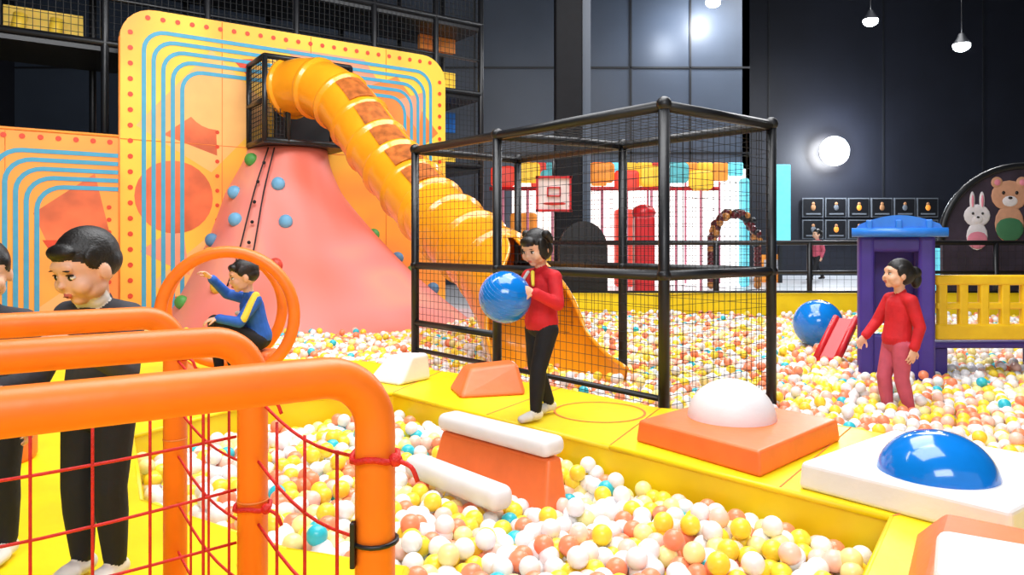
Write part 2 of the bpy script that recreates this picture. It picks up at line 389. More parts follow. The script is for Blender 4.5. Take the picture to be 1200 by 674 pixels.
# ------------------------------------------------------------------ tube slide
path=[(-3.25,10.85,3.72),(-2.82,10.6,3.68),(-2.32,10.3,3.38),(-1.69,9.75,2.62),(-1.02,8.95,1.90),(-.47,8.15,1.44),(-.09,7.55,1.14)]
sp=spline(path,12)
m=MB(); acc=0; rs=[]; prev=sp[0]
dense=[]
for i in range(len(sp)-1):
    for k in range(3): dense.append(sp[i].lerp(sp[i+1],k/3))
dense.append(sp[-1])
for i,p in enumerate(dense):
    acc+=(p-prev).length; prev=p
    f=(acc/.52)%1; rs.append(.40+(.04 if f<.12 else 0)+.008*math.sin(f*math.pi))
m.tube(dense,rs,'slide_orange',32,caps=False)
T=lambda i:(dense[i+1]-dense[i-1]).normalized()
def patch(i0,i1,a0,a1,mt,off=.018):
    vs=[];K=6
    for i in range(i0,i1+1):
        t=T(i); u=(V((0,0,1))-t*t.z).normalized(); w=t.cross(u)
        for k in range(K+1):
            a=a0+(a1-a0)*k/K; vs.append(dense[i]+(u*math.cos(a)+w*math.sin(a))*(.40+off))
    n=i1-i0; m.add(vs,[(i*(K+1)+k,i*(K+1)+k+1,(i+1)*(K+1)+k+1,(i+1)*(K+1)+k) for i in range(n) for k in range(K)],mt,True)
ac=0; marks=[]; prev=dense[0]
for i,p in enumerate(dense):
    ac+=(p-prev).length; prev=p; marks.append(ac)
for seg0 in range(2,7):
    idx=[i for i,a in enumerate(marks) if seg0*.52+.09<a<(seg0+1)*.52-.02]
    if len(idx)>2 and idx[0]>1 and idx[-1]<len(dense)-2: patch(idx[0],idx[-1],-.15,.8,'slide_window')
ch=spline([(-.11,7.58,1.15),(.09,7.12,.86),(.22,6.72,.62),(.33,6.34,.46),(.42,6.02,.38)],8); nc=len(ch)-1
def opn(i): 
    f=min(1,i/nc/.55); f=f*f*(3-2*f); return .04+.44*f
for dr in (0,.02): m.tube(ch,[.42+dr+.12*(i/nc)**1.5 for i in range(nc+1)],'slide_orange',28,arc=[(math.pi*opn(i),math.pi*(2-opn(i))) for i in range(nc+1)],up=(0,0,1))
for sgn in (1,-1):
    rim=[]
    for i,c in enumerate(ch):
        t=(ch[min(i+1,nc)]-ch[max(i-1,0)]).normalized(); u=(V((0,0,1))-t*t.z).normalized(); w_=t.cross(u); rr=.43+.12*(i/nc)**1.5; an=math.pi*opn(i)*sgn
        rim.append(c+(u*math.cos(an)+w_*math.sin(an))*rr)
    m.tube(rim,.022,'slide_orange',8)
m.build('tube_slide',fixn=False)

# ------------------------------------------------------------------ netted cage
P1=V((-.9,6.9,0));P2=V((.956,4.67,0));P3=V((1.9,5.44,0));P4=V((.06,7.7,0))
m=MB(); TZ=2.32; R=.037
def at(p,z): return V((p.x,p.y,z))
M12=P1.lerp(P2,.421); M43=P4.lerp(P3,.5)
for p in (P1,P2,P3,P4,M12,M43): m.tube([at(p,.02),at(p,TZ)],R,'black_pad',12)
for a,b in ((P1,P2),(P2,P3),(P3,P4),(P4,P1),(M12,M43)):
    m.tube([at(a,TZ),at(b,TZ)],R,'black_pad',12)
for a,b in ((P1,P2),(P2,P3),(P3,P4)): m.tube([at(a,1.25),at(b,1.25)],R*.9,'black_pad',12)
m.tube([at(P1,.72),at(M12,.72)],R*.8,'black_pad',12)
m.tube([at(P1,.47),at(P2,.47)],R*.5,'black_pad',10)
for p in (P1,P2,P3,P4,M12,M43): m.ell(at(p,TZ+.01),.05,'black_pad',seg=12,rings=8); m.ell(at(p,1.25),.047,'black_pad',seg=12,rings=8)
L12=(P1-P2).length; L23=(P2-P3).length
h=TZ-.3; s=.062
m.net(at(P1,.3),at(P2,.3),at(P2,TZ),at(P1,TZ),int(L12/s),int(h/s),.0023,'black_net')
m.net(at(P2,.3),at(P3,.3),at(P3,TZ),at(P2,TZ),int(L23/s),int(h/s),.0021,'black_net')
m.net(at(P3,.3),at(P4,.3),at(P4,TZ),at(P3,TZ),int(L12/.1),int(h/.1),.0024,'black_net')
m.net(at(P1,TZ),at(P2,TZ),at(P3,TZ),at(P4,TZ),int(L12/.1),int(L23/.1),.0022,'black_net')
m.build('netted_cage')
m=MB(); c=V((.40,7.12,1.93))
m.box(c,(.32,.02,.32),'backboard_white')
for dx,dz,sx,sz in ((0,.16,.35,.022),(0,-.16,.35,.022),(.16,0,.022,.34),(-.16,0,.022,.34),(0,-.02,.12,.012),(0,.06,.12,.012),(.06,.02,.012,.09),(-.06,.02,.012,.09)): m.box(c+V((dx,-.016,dz)),(sx,.02,sz),'red_plastic')
m.tube([c+V((.1*math.cos(t),-.12+.1*math.sin(t),-.1)) for t in np.linspace(0,6.28,25)[:-1]],.008,'red_plastic',8,closed=True)
m.tube([c+V((0,.02,.1)),c+V((0,.05,TZ-.05-c.z))],.015,'black_pad',8)
m.build('basketball_backboard')

# ------------------------------------------------------------------ soft-play blocks
def pad(cs,h,mt,bev=.02,inset=.0):
    m=MB(); c=sum((V((x,y,0)) for x,y in cs),V())/4
    b=[V((x,y,PZ)) for x,y in cs]; t=[V((x,y,0)).lerp(c,inset)+V((0,0,PZ+h)) for x,y in cs]
    m.hexa(b,t,mt,bev,3); return m
m=pad([(1.06,3.17),(1.67,3.77),(1.23,4.34),(.625,3.76)],.11,'orange_vinyl',.015,.03)
m.ell((1.13,3.82,PZ+.10),(.222,.222,.205),'white_vinyl',seg=40,rings=16,zmin=0)
m.build('dome_stepping_pad')
m=pad([(1.17,3.04),(1.66,2.46),(2.38,2.98),(1.83,3.58)],.11,'white_vinyl',.018,.02)
m.ell((1.66,2.90,PZ+.09),(.215,.215,.18),'blue_glossy',seg=48,rings=20,zmin=0)
m.build('dome_stepping_pad.001')
m=MB()
b=[V((.86,1.72,PZ)),V((1.40,1.28,PZ)),V((1.98,2.05,PZ)),V((1.39,2.56,PZ))]
t=[V((.97,1.78,.59)),V((1.42,1.42,.59)),V((1.83,2.03,.59)),V((1.39,2.38,.59))]
m.hexa(b,t,'orange_vinyl',.02,3)
m.box((1.33,1.77,.625),(.56,.32,.09),'white_vinyl',Matrix.Rotation(math.radians(-31),3,'Z'),.03,4)
m.build('foam_balance_block')
def roller(m,a,b,w,h,z,mt='white_vinyl'):
    a=V((a[0],a[1],0));b=V((b[0],b[1],0));d=b-a;ang=math.atan2(d.y,d.x); c=(a+b)/2
    m.box((c.x,c.y,z),(d.length,w,h),mt,Matrix.Rotation(ang,3,'Z'),min(w,h)*.42,5,True)
m=MB()
a=V((-.34,4.02,0)); b_=V((.22,3.46,0)); d=(b_-a).normalized(); nn=V((d.y,-d.x,0))
if nn.y>0: nn=-nn
bb=[a-nn*.02,b_+d*.06-nn*.02,b_+d*.06+nn*.17,a+nn*.17]; tt=[a+d*.02-nn*.02,b_-nn*.02,b_+nn*.07,a+d*.02+nn*.07]
m.hexa([V((p.x,p.y,.12)) for p in bb],[V((p.x,p.y,.455)) for p in tt],'orange_vinyl',.018,3)
roller(m,a+nn*.02,b_+nn*.02,.15,.09,.505)
m.build('foam_balance_block.001')
m=MB(); roller(m,RA,RB,.13,.11,.345); m.build('foam_roller')
m=MB()
def wedge(m,c,ang,l,w,h,mt,z0=PZ,top=.4):
    R=Matrix.Rotation(ang,3,'Z'); c=V(c)
    P=lambda x,y,z:c+R@V((x,y,0))+V((0,0,z))
    m.hexa([P(-l/2,-w/2,z0),P(l/2,-w/2,z0),P(l/2,w/2,z0),P(-l/2,w/2,z0)],[P(-l/2*.55,-w/2*top+w*.12,z0+h*.9),P(l/2*.93,-w/2*top+w*.12,z0+h),P(l/2*.93,w/2*.9,z0+h),P(-l/2*.55,w/2*.9,z0+h*.9)],mt,.03,4)
wedge(m,(-.17,5.02,0),math.radians(16),.46,.36,.19,'orange_vinyl'); m.build('foam_wedge')
m=MB(); wedge(m,(-.83,5.45,0),math.radians(-35),.34,.34,.20,'white_vinyl'); m.build('foam_wedge.001')
m=MB(); m.tube([(-2.42,3.42,PZ),(-2.42,3.42,PZ+.02),(-2.42,3.42,PZ+.13),(-2.42,3.42,PZ+.15)],[.19,.2,.2,.18],'orange_vinyl',28); m.build('round_foam_cushion')

# ------------------------------------------------------------------ foreground orange rail frames
Z1=1.25
A=V((-.93,2.05,0));B=V((-.545,1.56,0));C=V((-.213,1.155,0))
for i,(a,b) in enumerate((((-1.03,.58,0),C),((-1.35,1.0,0),B),((-1.75,1.42,0),A))):
    m=MB(); p=arch_path(a,b,PZ,Z1,.085,10); m.tube(p,.031,'orange_foam',22)
    for q in (p[1]-V((0,0,.25)),p[-2]-V((0,0,.25))): m.tube([q,q-V((0,0,.004))],.0322,'disc_orange',22)
    m.build('orange_padded_rail'+('' if i==0 else '.%03d'%i))
def rope(m,a,b,r=.0032,sag=.02,n=8):
    a=V(a);b=V(b); j=random.uniform(-.006,.006)
    m.tube([a.lerp(b,i/n)-V((0,0,(sag+j)*math.sin(math.pi*i/n))) for i in range(n+1)],r,'red_rope',6)
m=MB()
def offp(p,q,r=.033):
    d=(q-p).normalized(); return p+d*r
for z in (1.13,1.0,.87,.74,.61,.5):
    rope(m,at(offp(B,C),z),at(offp(C,B),z-.02),sag=.03)
    rope(m,at(offp(A,B),z),at(offp(B,A),z-.02),sag=.03)
for k in range(1,4):
    for a_,b_ in ((A,B),(B,C)):
        p=a_.lerp(b_,k/4); rope(m,at(p,1.10),at(p,.46),sag=0)
D2=V((-1.35,1.0,0))
for z in (1.15,1.05,.94,.83,.72,.61,.5): rope(m,at(offp(D2,B),z),at(offp(B,D2),z),sag=.02)
for k in range(1,10): p=D2.lerp(B,k/10); rope(m,at(p,1.15),at(p,.46),sag=0)
for p,z in ((B,1.13),(C,1.12),(A,1.14),(B,.9),(C,.9)):
    m.tube([at(p,z)+V((.036*math.cos(t),.036*math.sin(t),.004*math.sin(3*t))) for t in np.linspace(0,6.28,15)[:-1]],.005,'red_rope',6,closed=True)
    m.ell(at(p,z)+V((.035,-.02,0)),.011,'red_rope',seg=8,rings=6)
    m.tube(spline([at(p,z)+V((.035,-.02,0)),at(p,z)+V((.06,-.03,-.008)),at(p,z)+V((.07,-.03,-.03))],4),.004,'red_rope',6)
for p in (B.lerp(C,-.12),):
    for ph in (0,3.14): m.tube([at(p,.46+.68*i/30)+V((.006*math.cos(ph+i),.006*math.sin(ph+i),0)) for i in range(31)],.005,'red_rope',6)
m.build('red_rope_net')
m=MB()
m.tube([at(C,.99)+V((.034*math.cos(t),.034*math.sin(t),0)) for t in np.linspace(0,6.28,17)[:-1]],.004,'black_pad',6,closed=True)
m.box(at(C,.99)+V((-.03,-.02,0)),(.008,.016,.07),'black_pad',bev=.002); m.build('black_strap')

def hoop(name,c,R,yaw=0):
    m=MB(); c=V(c)
    m.tube([c+V((R*math.cos(t)*math.cos(yaw),R*math.cos(t)*math.sin(yaw),R*math.sin(t))) for t in np.linspace(0,2*math.pi,49)[:-1]],.042,'orange_foam',16,closed=True)
    m.build(name)
hoop('orange_foam_hoop',(-1.99,5.2,.945),.45,.15)
hoop('orange_foam_hoop.001',(-2.30,5.95,.94),.445,.15)
m=MB(); m.box((-1.90,5.47,.56),(.3,.24,.22),'orange_vinyl',bev=.03,seg=3); m.build('foam_seat_block')

def bigball(name,c,r):
    m=MB(); m.ell((0,0,0),r,'blue_glossy',seg=64,rings=40)
    for k in range(-6,7):
        z=r*k/8; rr=math.sqrt(r*r-z*z); m.tube([(rr*math.cos(t),rr*math.sin(t),z) for t in np.linspace(0,6.283,49)[:-1]],.0012,'blue_glossy',6,closed=True)
    o=m.build(name); o.location=c; o.rotation_euler=(.5,.4,0); return o
bigball('blue_exercise_ball',(3.42,8.3,.56),.265)

# ------------------------------------------------------------------ plastic playhouse
m=MB(); Y=6.55
piv=V((3.38,Y,0)); m.X=Matrix.Translation(piv)@Matrix.Rotation(math.radians(-24),4,'Z')@Matrix.Translation(-piv)
for x in (3.15,3.62):
    for y in (Y,Y+.5): m.box((x,y,.8),(.13,.15,1.46),'purple_plastic',bev=.03,seg=3)
m.box((3.385,Y,.40),(.5,.1,.5),'purple_plastic',bev=.02); m.box((3.15,Y+.25,.6),(.07,.5,.8),'purple_plastic',bev=.02)
m.box((3.385,Y,1.45),(.55,.12,.14),'purple_plastic',bev=.03,seg=3); m.box((3.385,Y+.5,1.1),(.5,.06,.8),'purple_plastic',bev=.02)
prof=[(-.42+.84*t,.10*math.sin(math.pi*t)+.06*(1 if 0<t<1 else 0)) for t in np.linspace(0,1,15)]
pl=[(-.42,0)]+[(x,z+.02) for x,z in prof]+[(.42,0)]
m.extr(pl[::-1],lambda a,b,d:V((3.40+a*.86,Y-.14+d,1.52+b)),'blue_plastic',0,.78)
m.tube([(3.03,Y-.15,1.55),(3.77,Y-.15,1.55)],.04,'blue_plastic',14)
for x in (3.17,3.40,3.63): m.box((x,Y-.15,1.61),(.05,.03,.1),'blue_plastic',bev=.01)
m.X=None
z0,z1=.62,1.17
m.box((4.38,Y+.05,z1-.04),(1.25,.08,.09),'yellow_plastic',bev=.02,seg=3); m.box((4.38,Y+.05,z0+.05),(1.25,.08,.14),'yellow_plastic',bev=.02,seg=3)
for i in range(7): m.box((3.82+i*.185,Y+.05,(z0+z1)/2),(.08,.06,z1-z0-.05),'yellow_plastic',bev=.015)
m.box((4.38,Y+.05,.90),(1.22,.05,.06),'yellow_plastic',bev=.015)
m.box((4.38,Y+.3,.55),(1.25,.5,.06),'purple_plastic',bev=.02)
for x in (3.85,4.9): m.box((x,Y+.3,.28),(.12,.4,.5),'purple_plastic',bev=.02)
m.build('toddler_playhouse')
m=MB()
a=V((3.24,7.42,.72)); b=V((2.93,7.15,.36)); sd=V((.75,-.66,0)).normalized()
m.hexa([a-sd*.02+V((0,0,-.1)),a+sd*.20+V((0,0,-.1)),b+sd*.20+V((0,0,-.1)),b-sd*.02+V((0,0,-.1))],[a-sd*.02,a+sd*.20,b+sd*.20,b-sd*.02],'red_plastic',.02,3)
m.tube([a,b],.032,'red_plastic',10); m.tube([a+sd*.19,b+sd*.19],.032,'red_plastic',10)
m.build('toddler_slide')

# ------------------------------------------------------------------ far fence
m=MB(); FY=12.35
for x in np.arange(.3,9.9,1.55): m.tube([(x,FY,0),(x,FY,1.47)],.045,'black_pad',10)
m.tube([(.3,FY,1.47),(9.8,FY,1.47)],.04,'black_pad',10); m.tube([(.3,FY,.98),(9.8,FY,.98)],.028,'black_pad',10)
m.net((.3,FY,.5),(9.8,FY,.5),(9.8,FY,1.45),(.3,FY,1.45),80,8,.0026,'black_net')
m.box((5.0,FY+.02,.33),(9.4,.16,.62),'yellow_vinyl',bev=.03)
m.tube([(.3,FY-.1,.66),(9.8,FY-.1,.66)],.02,'black_pad',8)
m.build('padded_fence')
m=MB()
for i,y in enumerate(np.arange(3.2,12.1,1.5)): m.tube([(9.72,y,0),(9.72,y,1.47)],.045,'black_pad',10)
m.tube([(9.72,2,1.47),(9.72,12.2,1.47)],.04,'black_pad',10); m.box((9.75,7,.33),(.16,10.3,.62),'yellow_vinyl',bev=.03)
m.build('padded_fence.001')

# ------------------------------------------------------------------ back hall
m=MB()
m.box((3.1,19.75,1.9),(6.2,.1,3.1),'light_panel')
cols=['lit_yellow','lit_red','lit_teal','lit_orange','lit_yellow','lit_orange','lit_cyan','lit_yellow']
for i in range(15):
    x=.3+i*.4; hh=.3+.15*math.sin(i*1.7)
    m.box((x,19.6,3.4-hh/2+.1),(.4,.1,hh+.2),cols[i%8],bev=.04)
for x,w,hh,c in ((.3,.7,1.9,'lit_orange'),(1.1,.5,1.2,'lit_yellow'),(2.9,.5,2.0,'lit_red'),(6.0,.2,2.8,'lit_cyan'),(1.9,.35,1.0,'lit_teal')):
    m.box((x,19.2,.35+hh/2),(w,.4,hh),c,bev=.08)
for x in (1.5,2.4,3.6,4.6,5.5): m.box((x,19.68,1.75),(.05,.04,2.7),'mural_pink')
m.build('lit_play_area_front')
m=MB(); m.box((7.6,21.0,2.6),(.55,.1,2.2),'lit_cyan',bev=.03); m.box((7.6,21.05,.93),(.1,.1,1.16),'dark_steel'); m.build('banner_sign')
m=MB()
for i in range(9):
    x=-.2+i*.55
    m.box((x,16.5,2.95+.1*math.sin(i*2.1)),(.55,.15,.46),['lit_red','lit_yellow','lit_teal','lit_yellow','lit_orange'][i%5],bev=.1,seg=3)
    m.tube([(x,16.5,.35),(x,16.5,2.7)],.03,'mural_pink',8)
m.tube([(-.5,16.5,2.68),(4.6,16.5,2.68)],.045,'red_plastic',8)
m.build('coloured_pad_canopy')
m=MB()
for i in range(46):
    t=math.pi*(i+.5)/46; j=random.uniform(-.06,.06)
    m.ell((5.45+(.55+j)*math.cos(t),18.2+random.uniform(-.08,.08),1.45+(.75+j)*math.sin(t)),random.uniform(.08,.12),random.choice(['balloon_maroon','balloon_maroon','balloon_gold','black_pad']),seg=10,rings=7)
for sx in (-1,1):
    for i in range(9): m.ell((5.45+sx*.57,18.2,.45+i*.125),.1,random.choice(['balloon_maroon','balloon_gold']),seg=10,rings=7)
m.build('balloon_arch')
m=MB()
pl=[(-.42,.35)]+[(-.42*math.cos(t),1.35+.5*math.sin(t)) for t in np.linspace(0,math.pi,17)]+[(.42,.35)]
m.extr(pl,lambda a,b,d:V((1.25+a,12.95+d,b)),'black_pad',0,.5); m.build('arched_tunnel_entrance')
m=MB(); m.box((2.75,15.5,1.2),(.42,.42,1.7),'red_plastic',bev=.08,seg=3); m.ell((2.75,15.5,2.1),(.25,.25,.18),'red_plastic',seg=16,rings=8); m.build('red_padded_column')

m=MB(); cx=9.05; by=13.1
fr=lambda a,b,d:V((cx+a,by+d,b))
pl=[(-1.45,.35),(1.45,.35)]+[(1.45*math.cos(t),1.5+1.3*math.sin(t)) for t in np.linspace(0,math.pi,25)]
m.extr(pl,fr,'mural_dark',0,.08)
m.tube([fr(1.48*math.cos(t),1.5+1.33*math.sin(t),0) for t in np.linspace(0,math.pi,25)],.06,'black_pad',10)
def blob(x,z,rx,rz,mt,dy=-.01): m.ell((cx+x,by+dy,z),(rx,.02,rz),mt,seg=18,rings=8)
def critter(x,z,k,body,ear,belly,shirt=None):
    blob(x,z-.38*k,.2*k,.26*k,body); 
    if shirt: blob(x,z-.45*k,.19*k,.17*k,shirt,-.02)
    if ear=='long':
        for s in (-1,1): blob(x+s*.09*k,z+.27*k,.05*k,.18*k,body); blob(x+s*.09*k,z+.27*k,.025*k,.12*k,'mural_pink',-.02)
    else:
        for s in (-1,1): blob(x+s*.17*k,z+.18*k,.08*k,.08*k,body); blob(x+s*.17*k,z+.18*k,.045*k,.045*k,'mural_pink',-.02)
    blob(x,z,.25*k,.21*k,body); blob(x,z-.07*k,.11*k,.08*k,belly,-.02)
    for s in (-1,1): blob(x+s*.09*k,z+.04*k,.022*k,.025*k,'eye_dark',-.03)
    blob(x,z-.03*k,.03*k,.02*k,'eye_dark',-.035)
critter(-.85,1.95,.95,'mural_white','long','mural_white','mural_pink'); critter(-.28,2.30,1.3,'mural_tan','round','mural_white','mural_green'); critter(.25,1.85,1.0,'mural_tan','round','mural_white','cloth_red'); critter(.85,1.8,.9,'mural_pink','long','mural_white')
m.build('animal_mural_board')
m=MB()
for r_ in range(2):
    for i in range(6):
        x=10.5+i*.80; z=2.72-r_*.76
        m.box((x,25.93,z),(.74,.05,.68),'poster_grey'); m.box((x,25.89,z),(.66,.03,.6),'black_pad'); m.box((x,25.87,z-.22),(.5,.02,.05),'poster_grey')
        m.ell((x,25.87,z+.0),(.09,.02,.11),['poster_tan','poster_grey','lit_orange'][(i+r_)%3],seg=12,rings=6); m.ell((x,25.87,z+.13),(.06,.02,.06),'poster_tan',seg=12,rings=6)
m.build('poster_display')
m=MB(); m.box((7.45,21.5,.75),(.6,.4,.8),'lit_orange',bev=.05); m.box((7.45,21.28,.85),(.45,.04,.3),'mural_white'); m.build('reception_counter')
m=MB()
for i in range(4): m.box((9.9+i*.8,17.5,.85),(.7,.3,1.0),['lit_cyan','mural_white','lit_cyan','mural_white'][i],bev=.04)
m.build('display_cabinets')

# ------------------------------------------------------------------ black multi-storey play frame
m=MB()
us=[-3.6,-2.3,-1.45,-.1,1.3,2.7,4.1,5.35,6.35]
for u in us:
    for off in (-.7,-2.2): m.tube([W(u,0,off),W(u,8.2,off)],.055,'black_pad',8)
for z in (2.95,4.35,5.7,7.0):
    for off in (-.7,-2.2): m.tube([W(-3.6,z,off),W(6.35,z,off)],.055,'black_pad',8)
    m.extr([(-3.6,-2.2),(6.35,-2.2),(6.35,-.7),(-3.6,-.7)],lambda a,b,d:W(a,d,b),'dark_steel',z-.12,z-.04)
    for u in us: m.tube([W(u,z,-.7),W(u,z,-2.2)],.05,'black_pad',8)
for z in (4.35,5.7): 
    m.net(W(-3.6,z,-.68),W(6.35,z,-.68),W(6.35,z+1.3,-.68),W(-3.6,z+1.3,-.68),110,13,.005,'black_net')
    m.tube([W(-3.6,z+.65,-.7),W(6.35,z+.65,-.7)],.03,'black_pad',8)
m.net(W(5.2,2.95,-.68),W(6.35,2.95,-.68),W(6.35,4.3,-.68),W(5.2,4.3,-.68),14,14,.005,'black_net')
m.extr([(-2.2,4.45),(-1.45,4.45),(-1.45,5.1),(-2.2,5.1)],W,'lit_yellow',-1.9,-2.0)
m.extr([(-1.3,4.45),(-.3,4.45),(-.3,4.9),(-1.3,4.9)],W,'panel_yellow',-1.5,-1.6)
for z0_,z1_,mt in ((3.0,3.35,'lit_yellow'),(3.7,4.1,'blue_plastic'),(4.4,4.9,'lit_yellow'),(5.3,5.6,'panel_orange')): m.extr([(5.45,z0_),(6.25,z0_),(6.25,z1_),(5.45,z1_)],W,mt,-1.5,-1.6)
for i in range(2): m.tube([W(-1.15+i*.45,4.42,-1.2),W(-1.1+i*.45,4.72,-1.25)],.09,'panel_yellow',14)
m.build('play_structure_frame')

# ------------------------------------------------------------------ lamps and added fill lights
def pendant(name,p):
    p=V(p); m=MB(); m.tube([p+V((0,0,.15)),V((p.x,p.y,10.6))],.012,'dark_steel',6)
    m.tube([p+V((0,0,.3)),p+V((0,0,.2)),p+V((0,0,.04))],[.06,.1,.2],'dark_steel',20,caps=False); m.ell(p+V((0,0,0)),(.19,.19,.13),'lamp_glow',seg=16,rings=8); m.build(name)
    l=bpy.data.lights.new(name+'_light','POINT'); l.energy=120; l.shadow_soft_size=.2; o=bpy.data.objects.new(name+'_bulb',l); o.location=p-V((0,0,.25)); scene.collection.objects.link(o)
pendant('pendant_lamp',(9.66,20,7.45)); pendant('pendant_lamp.001',(10.9,18,6.25)); pendant('pendant_lamp.002',(5.2,19.2,7.7))
m=MB(); m.tube([(11.1,25.99,4.65),(11.1,25.6,4.65)],.3,'dark_steel',28); m.ell((11.1,25.55,4.65),(.5,.3,.5),'lamp_glow',seg=28,rings=14); m.build('wall_floodlight')
def point(n,p,e,c=(1,1,1),s=.3):
    l=bpy.data.lights.new(n,'POINT'); l.energy=e; l.color=c; l.shadow_soft_size=s; o=bpy.data.objects.new(n,l); o.location=p; scene.collection.objects.link(o)
point('floodlight_glow',(11.1,25.0,4.65),800,(.82,.9,1),.2)
point('wall_wash_light',(4.3,19.0,7.0),90,(.8,.88,1))
def area(n,p,tgt,size,e,c=(1,1,1),sy=None):
    l=bpy.data.lights.new(n,'AREA'); l.energy=e; l.color=c; l.size=size; 
    if sy: l.shape='RECTANGLE'; l.size_y=sy
    o=bpy.data.objects.new(n,l); o.location=p; o.rotation_euler=(V(tgt)-V(p)).to_track_quat('-Z','Y').to_euler(); scene.collection.objects.link(o)
CW=(.98,.985,1)
area('area_fill_light',(0,3.5,7.5),(0,3.8,0),5,490,CW,4)  # added area fills, kept out of view; not modelled fixtures
area('area_fill_light.001',(2,8.5,7.8),(1,9,0),7,640,CW,4)
area('area_fill_light.002',(-3,5.5,6.5),(-4,11,1.5),3,225,CW,2)
area('area_fill_light.003',(0,-2.5,5.0),(0,5,.6),4,250,CW,2)  # added front fill from behind the camera
area('area_fill_light.004',(8.5,17.0,8.8),(8.5,16.5,0),5,600,CW,4)  # added fill to brighten the hall floor
w=bpy.data.worlds.new('World'); scene.world=w; w.use_nodes=True; w.node_tree.nodes['Background'].inputs[0].default_value=(.8,.88,1,1); w.node_tree.nodes['Background'].inputs[1].default_value=.55

# ------------------------------------------------------------------ PEOPLE
class Fig:
    def __init__(s): s.p=[]
    def cap(s,a,b,r0,r1,mt,flat=None): s.p.append(('c',V(a),V(b),r0,r1,mt,flat))
    def ell(s,c,r,mt,rot=None): s.p.append(('e',V(c),r,mt,rot or Matrix.Identity(3)))
    def hand(s,w,d,n,thumb,curl=.5,mt='skin',k=1.0):
        w=V(w);d=V(d).normalized();n=V(n);n=(n-d*n.dot(d)).normalized();sd=d.cross(n).normalized()
        R=Matrix((sd,d,n)).transposed()
        s.ell(w+d*.034*k,(.029*k,.038*k,.0125*k),mt,R)
        for i,(o,L) in enumerate(((-.0235,.043),(-.008,.052),(.008,.049),(.0235,.037))):
            o=o*(-thumb); b=w+d*(.060-.004*abs(i-1.5))*k+sd*o*k; dd=(d+sd*o*4).normalized(); ang=0; r=.0062*k
            for j in range(3):
                ang+=curl*(.7 if j==0 else 1); q=(dd*math.cos(ang)+n*math.sin(ang)); e=b+q*L*k*(.42,.33,.25)[j]
                s.cap(b,e,r,r*.93,mt); b=e; r*=.93
        b=w+d*.018*k+sd*.022*thumb*k; q=(d*.55+sd*thumb*.75+n*.25).normalized(); e=b+q*.028*k; s.cap(b,e,.009*k,.0075*k,mt)
        q=(d*.85+sd*thumb*.25+n*.45).normalized(); s.cap(e,e+q*.024*k,.0075*k,.006*k,mt)
    def dist(s,P,pr):
        if pr[0]=='c':
            a=np.array(pr[1]);b=np.array(pr[2]); q=P-a
            if pr[6]:
                sv=np.array(pr[6][0]); q=q+(1/pr[6][1]-1)*(q@sv)[:,None]*sv
            ab=b-a; t=np.clip(q@ab/(ab@ab+1e-12),0,1); return np.linalg.norm(q-t[:,None]*ab,axis=1)-(pr[3]+(pr[4]-pr[3])*t)
        c=np.array(pr[1]); r=np.array(pr[2]); Rm=np.array(pr[4]); q=(P-c)@Rm; k0=np.linalg.norm(q/r,axis=1); k1=np.linalg.norm(q/r**2,axis=1)+1e-9
        return k0*(k0-1)/k1
    def build(s,name,parent,vox=.005,smooth=2):
        mb=MB(); M['_t']=M['skin']
        for pr in s.p:
            if pr[0]=='c':
                _,a,b,r0,r1,mt,flat=pr; ax=b-a; L=ax.length; ax=ax.normalized() if L>1e-6 else V((0,0,1)); pts=[];rs=[]
                for t in (1.0,.8,.5,.2): an=math.pi/2*t; pts.append(a-ax*r0*math.sin(an)); rs.append(max(r0*math.cos(an),1e-4))
                pts.append(a);rs.append(r0);pts.append(b);rs.append(r1)
                for t in (.2,.5,.8,1.0): an=math.pi/2*t; pts.append(b+ax*r1*math.sin(an)); rs.append(max(r1*math.cos(an),1e-4))
                u=V((1,0,0)) if abs(ax.x)<.8 else V((0,1,0)); u=(u-ax*u.dot(ax)).normalized(); w_=ax.cross(u); SG=18; vs=[]
                for p,r in zip(pts,rs):
                    for j in range(SG): 
                        an=2*math.pi*j/SG; q=p+(u*math.cos(an)+w_*math.sin(an))*r
                        if flat: sv=V(flat[0]); q=q+sv*((q-a).dot(sv)*(flat[1]-1))
                        vs.append(q)
                n=len(pts); fs=[(i*SG+j,i*SG+(j+1)%SG,(i+1)*SG+(j+1)%SG,(i+1)*SG+j) for i in range(n-1) for j in range(SG)]
                fs+=[tuple(range(SG))[::-1],tuple((n-1)*SG+j for j in range(SG))]
                mb.add(vs,fs,'_t')
            else: mb.ell(pr[1],tuple(pr[2]),'_t',pr[4],20,14)
        o=mb.build('tmp')
        rm=o.modifiers.new('r','REMESH'); rm.mode='VOXEL'; rm.voxel_size=vox; rm.adaptivity=0
        sm=o.modifiers.new('s','SMOOTH'); sm.factor=.5; sm.iterations=smooth
        dg=bpy.context.evaluated_depsgraph_get(); me=bpy.data.meshes.new_from_object(o.evaluated_get(dg)); bpy.data.objects.remove(o)
        me.materials.clear(); mats=[]
        for pr in s.p:
            mt=pr[5] if pr[0]=='c' else pr[3]
            if mt not in mats: mats.append(mt)
        for n in mats: me.materials.append(M[n])
        nf=len(me.polygons); C_=np.zeros(nf*3,np.float32); me.polygons.foreach_get('center',C_); C_=C_.reshape(-1,3).astype(float)
        best=np.full(nf,1e9); idx=np.zeros(nf,int)
        for pr in s.p:
            mt=pr[5] if pr[0]=='c' else pr[3]; d=s.dist(C_,pr); k=d<best; best[k]=d[k]; idx[k]=mats.index(mt)
        me.polygons.foreach_set('material_index',idx.astype(np.int32)); me.polygons.foreach_set('use_smooth',[True]*nf)
        me.update(); ob=bpy.data.objects.new(name,me); scene.collection.objects.link(ob); ob.parent=parent; return ob
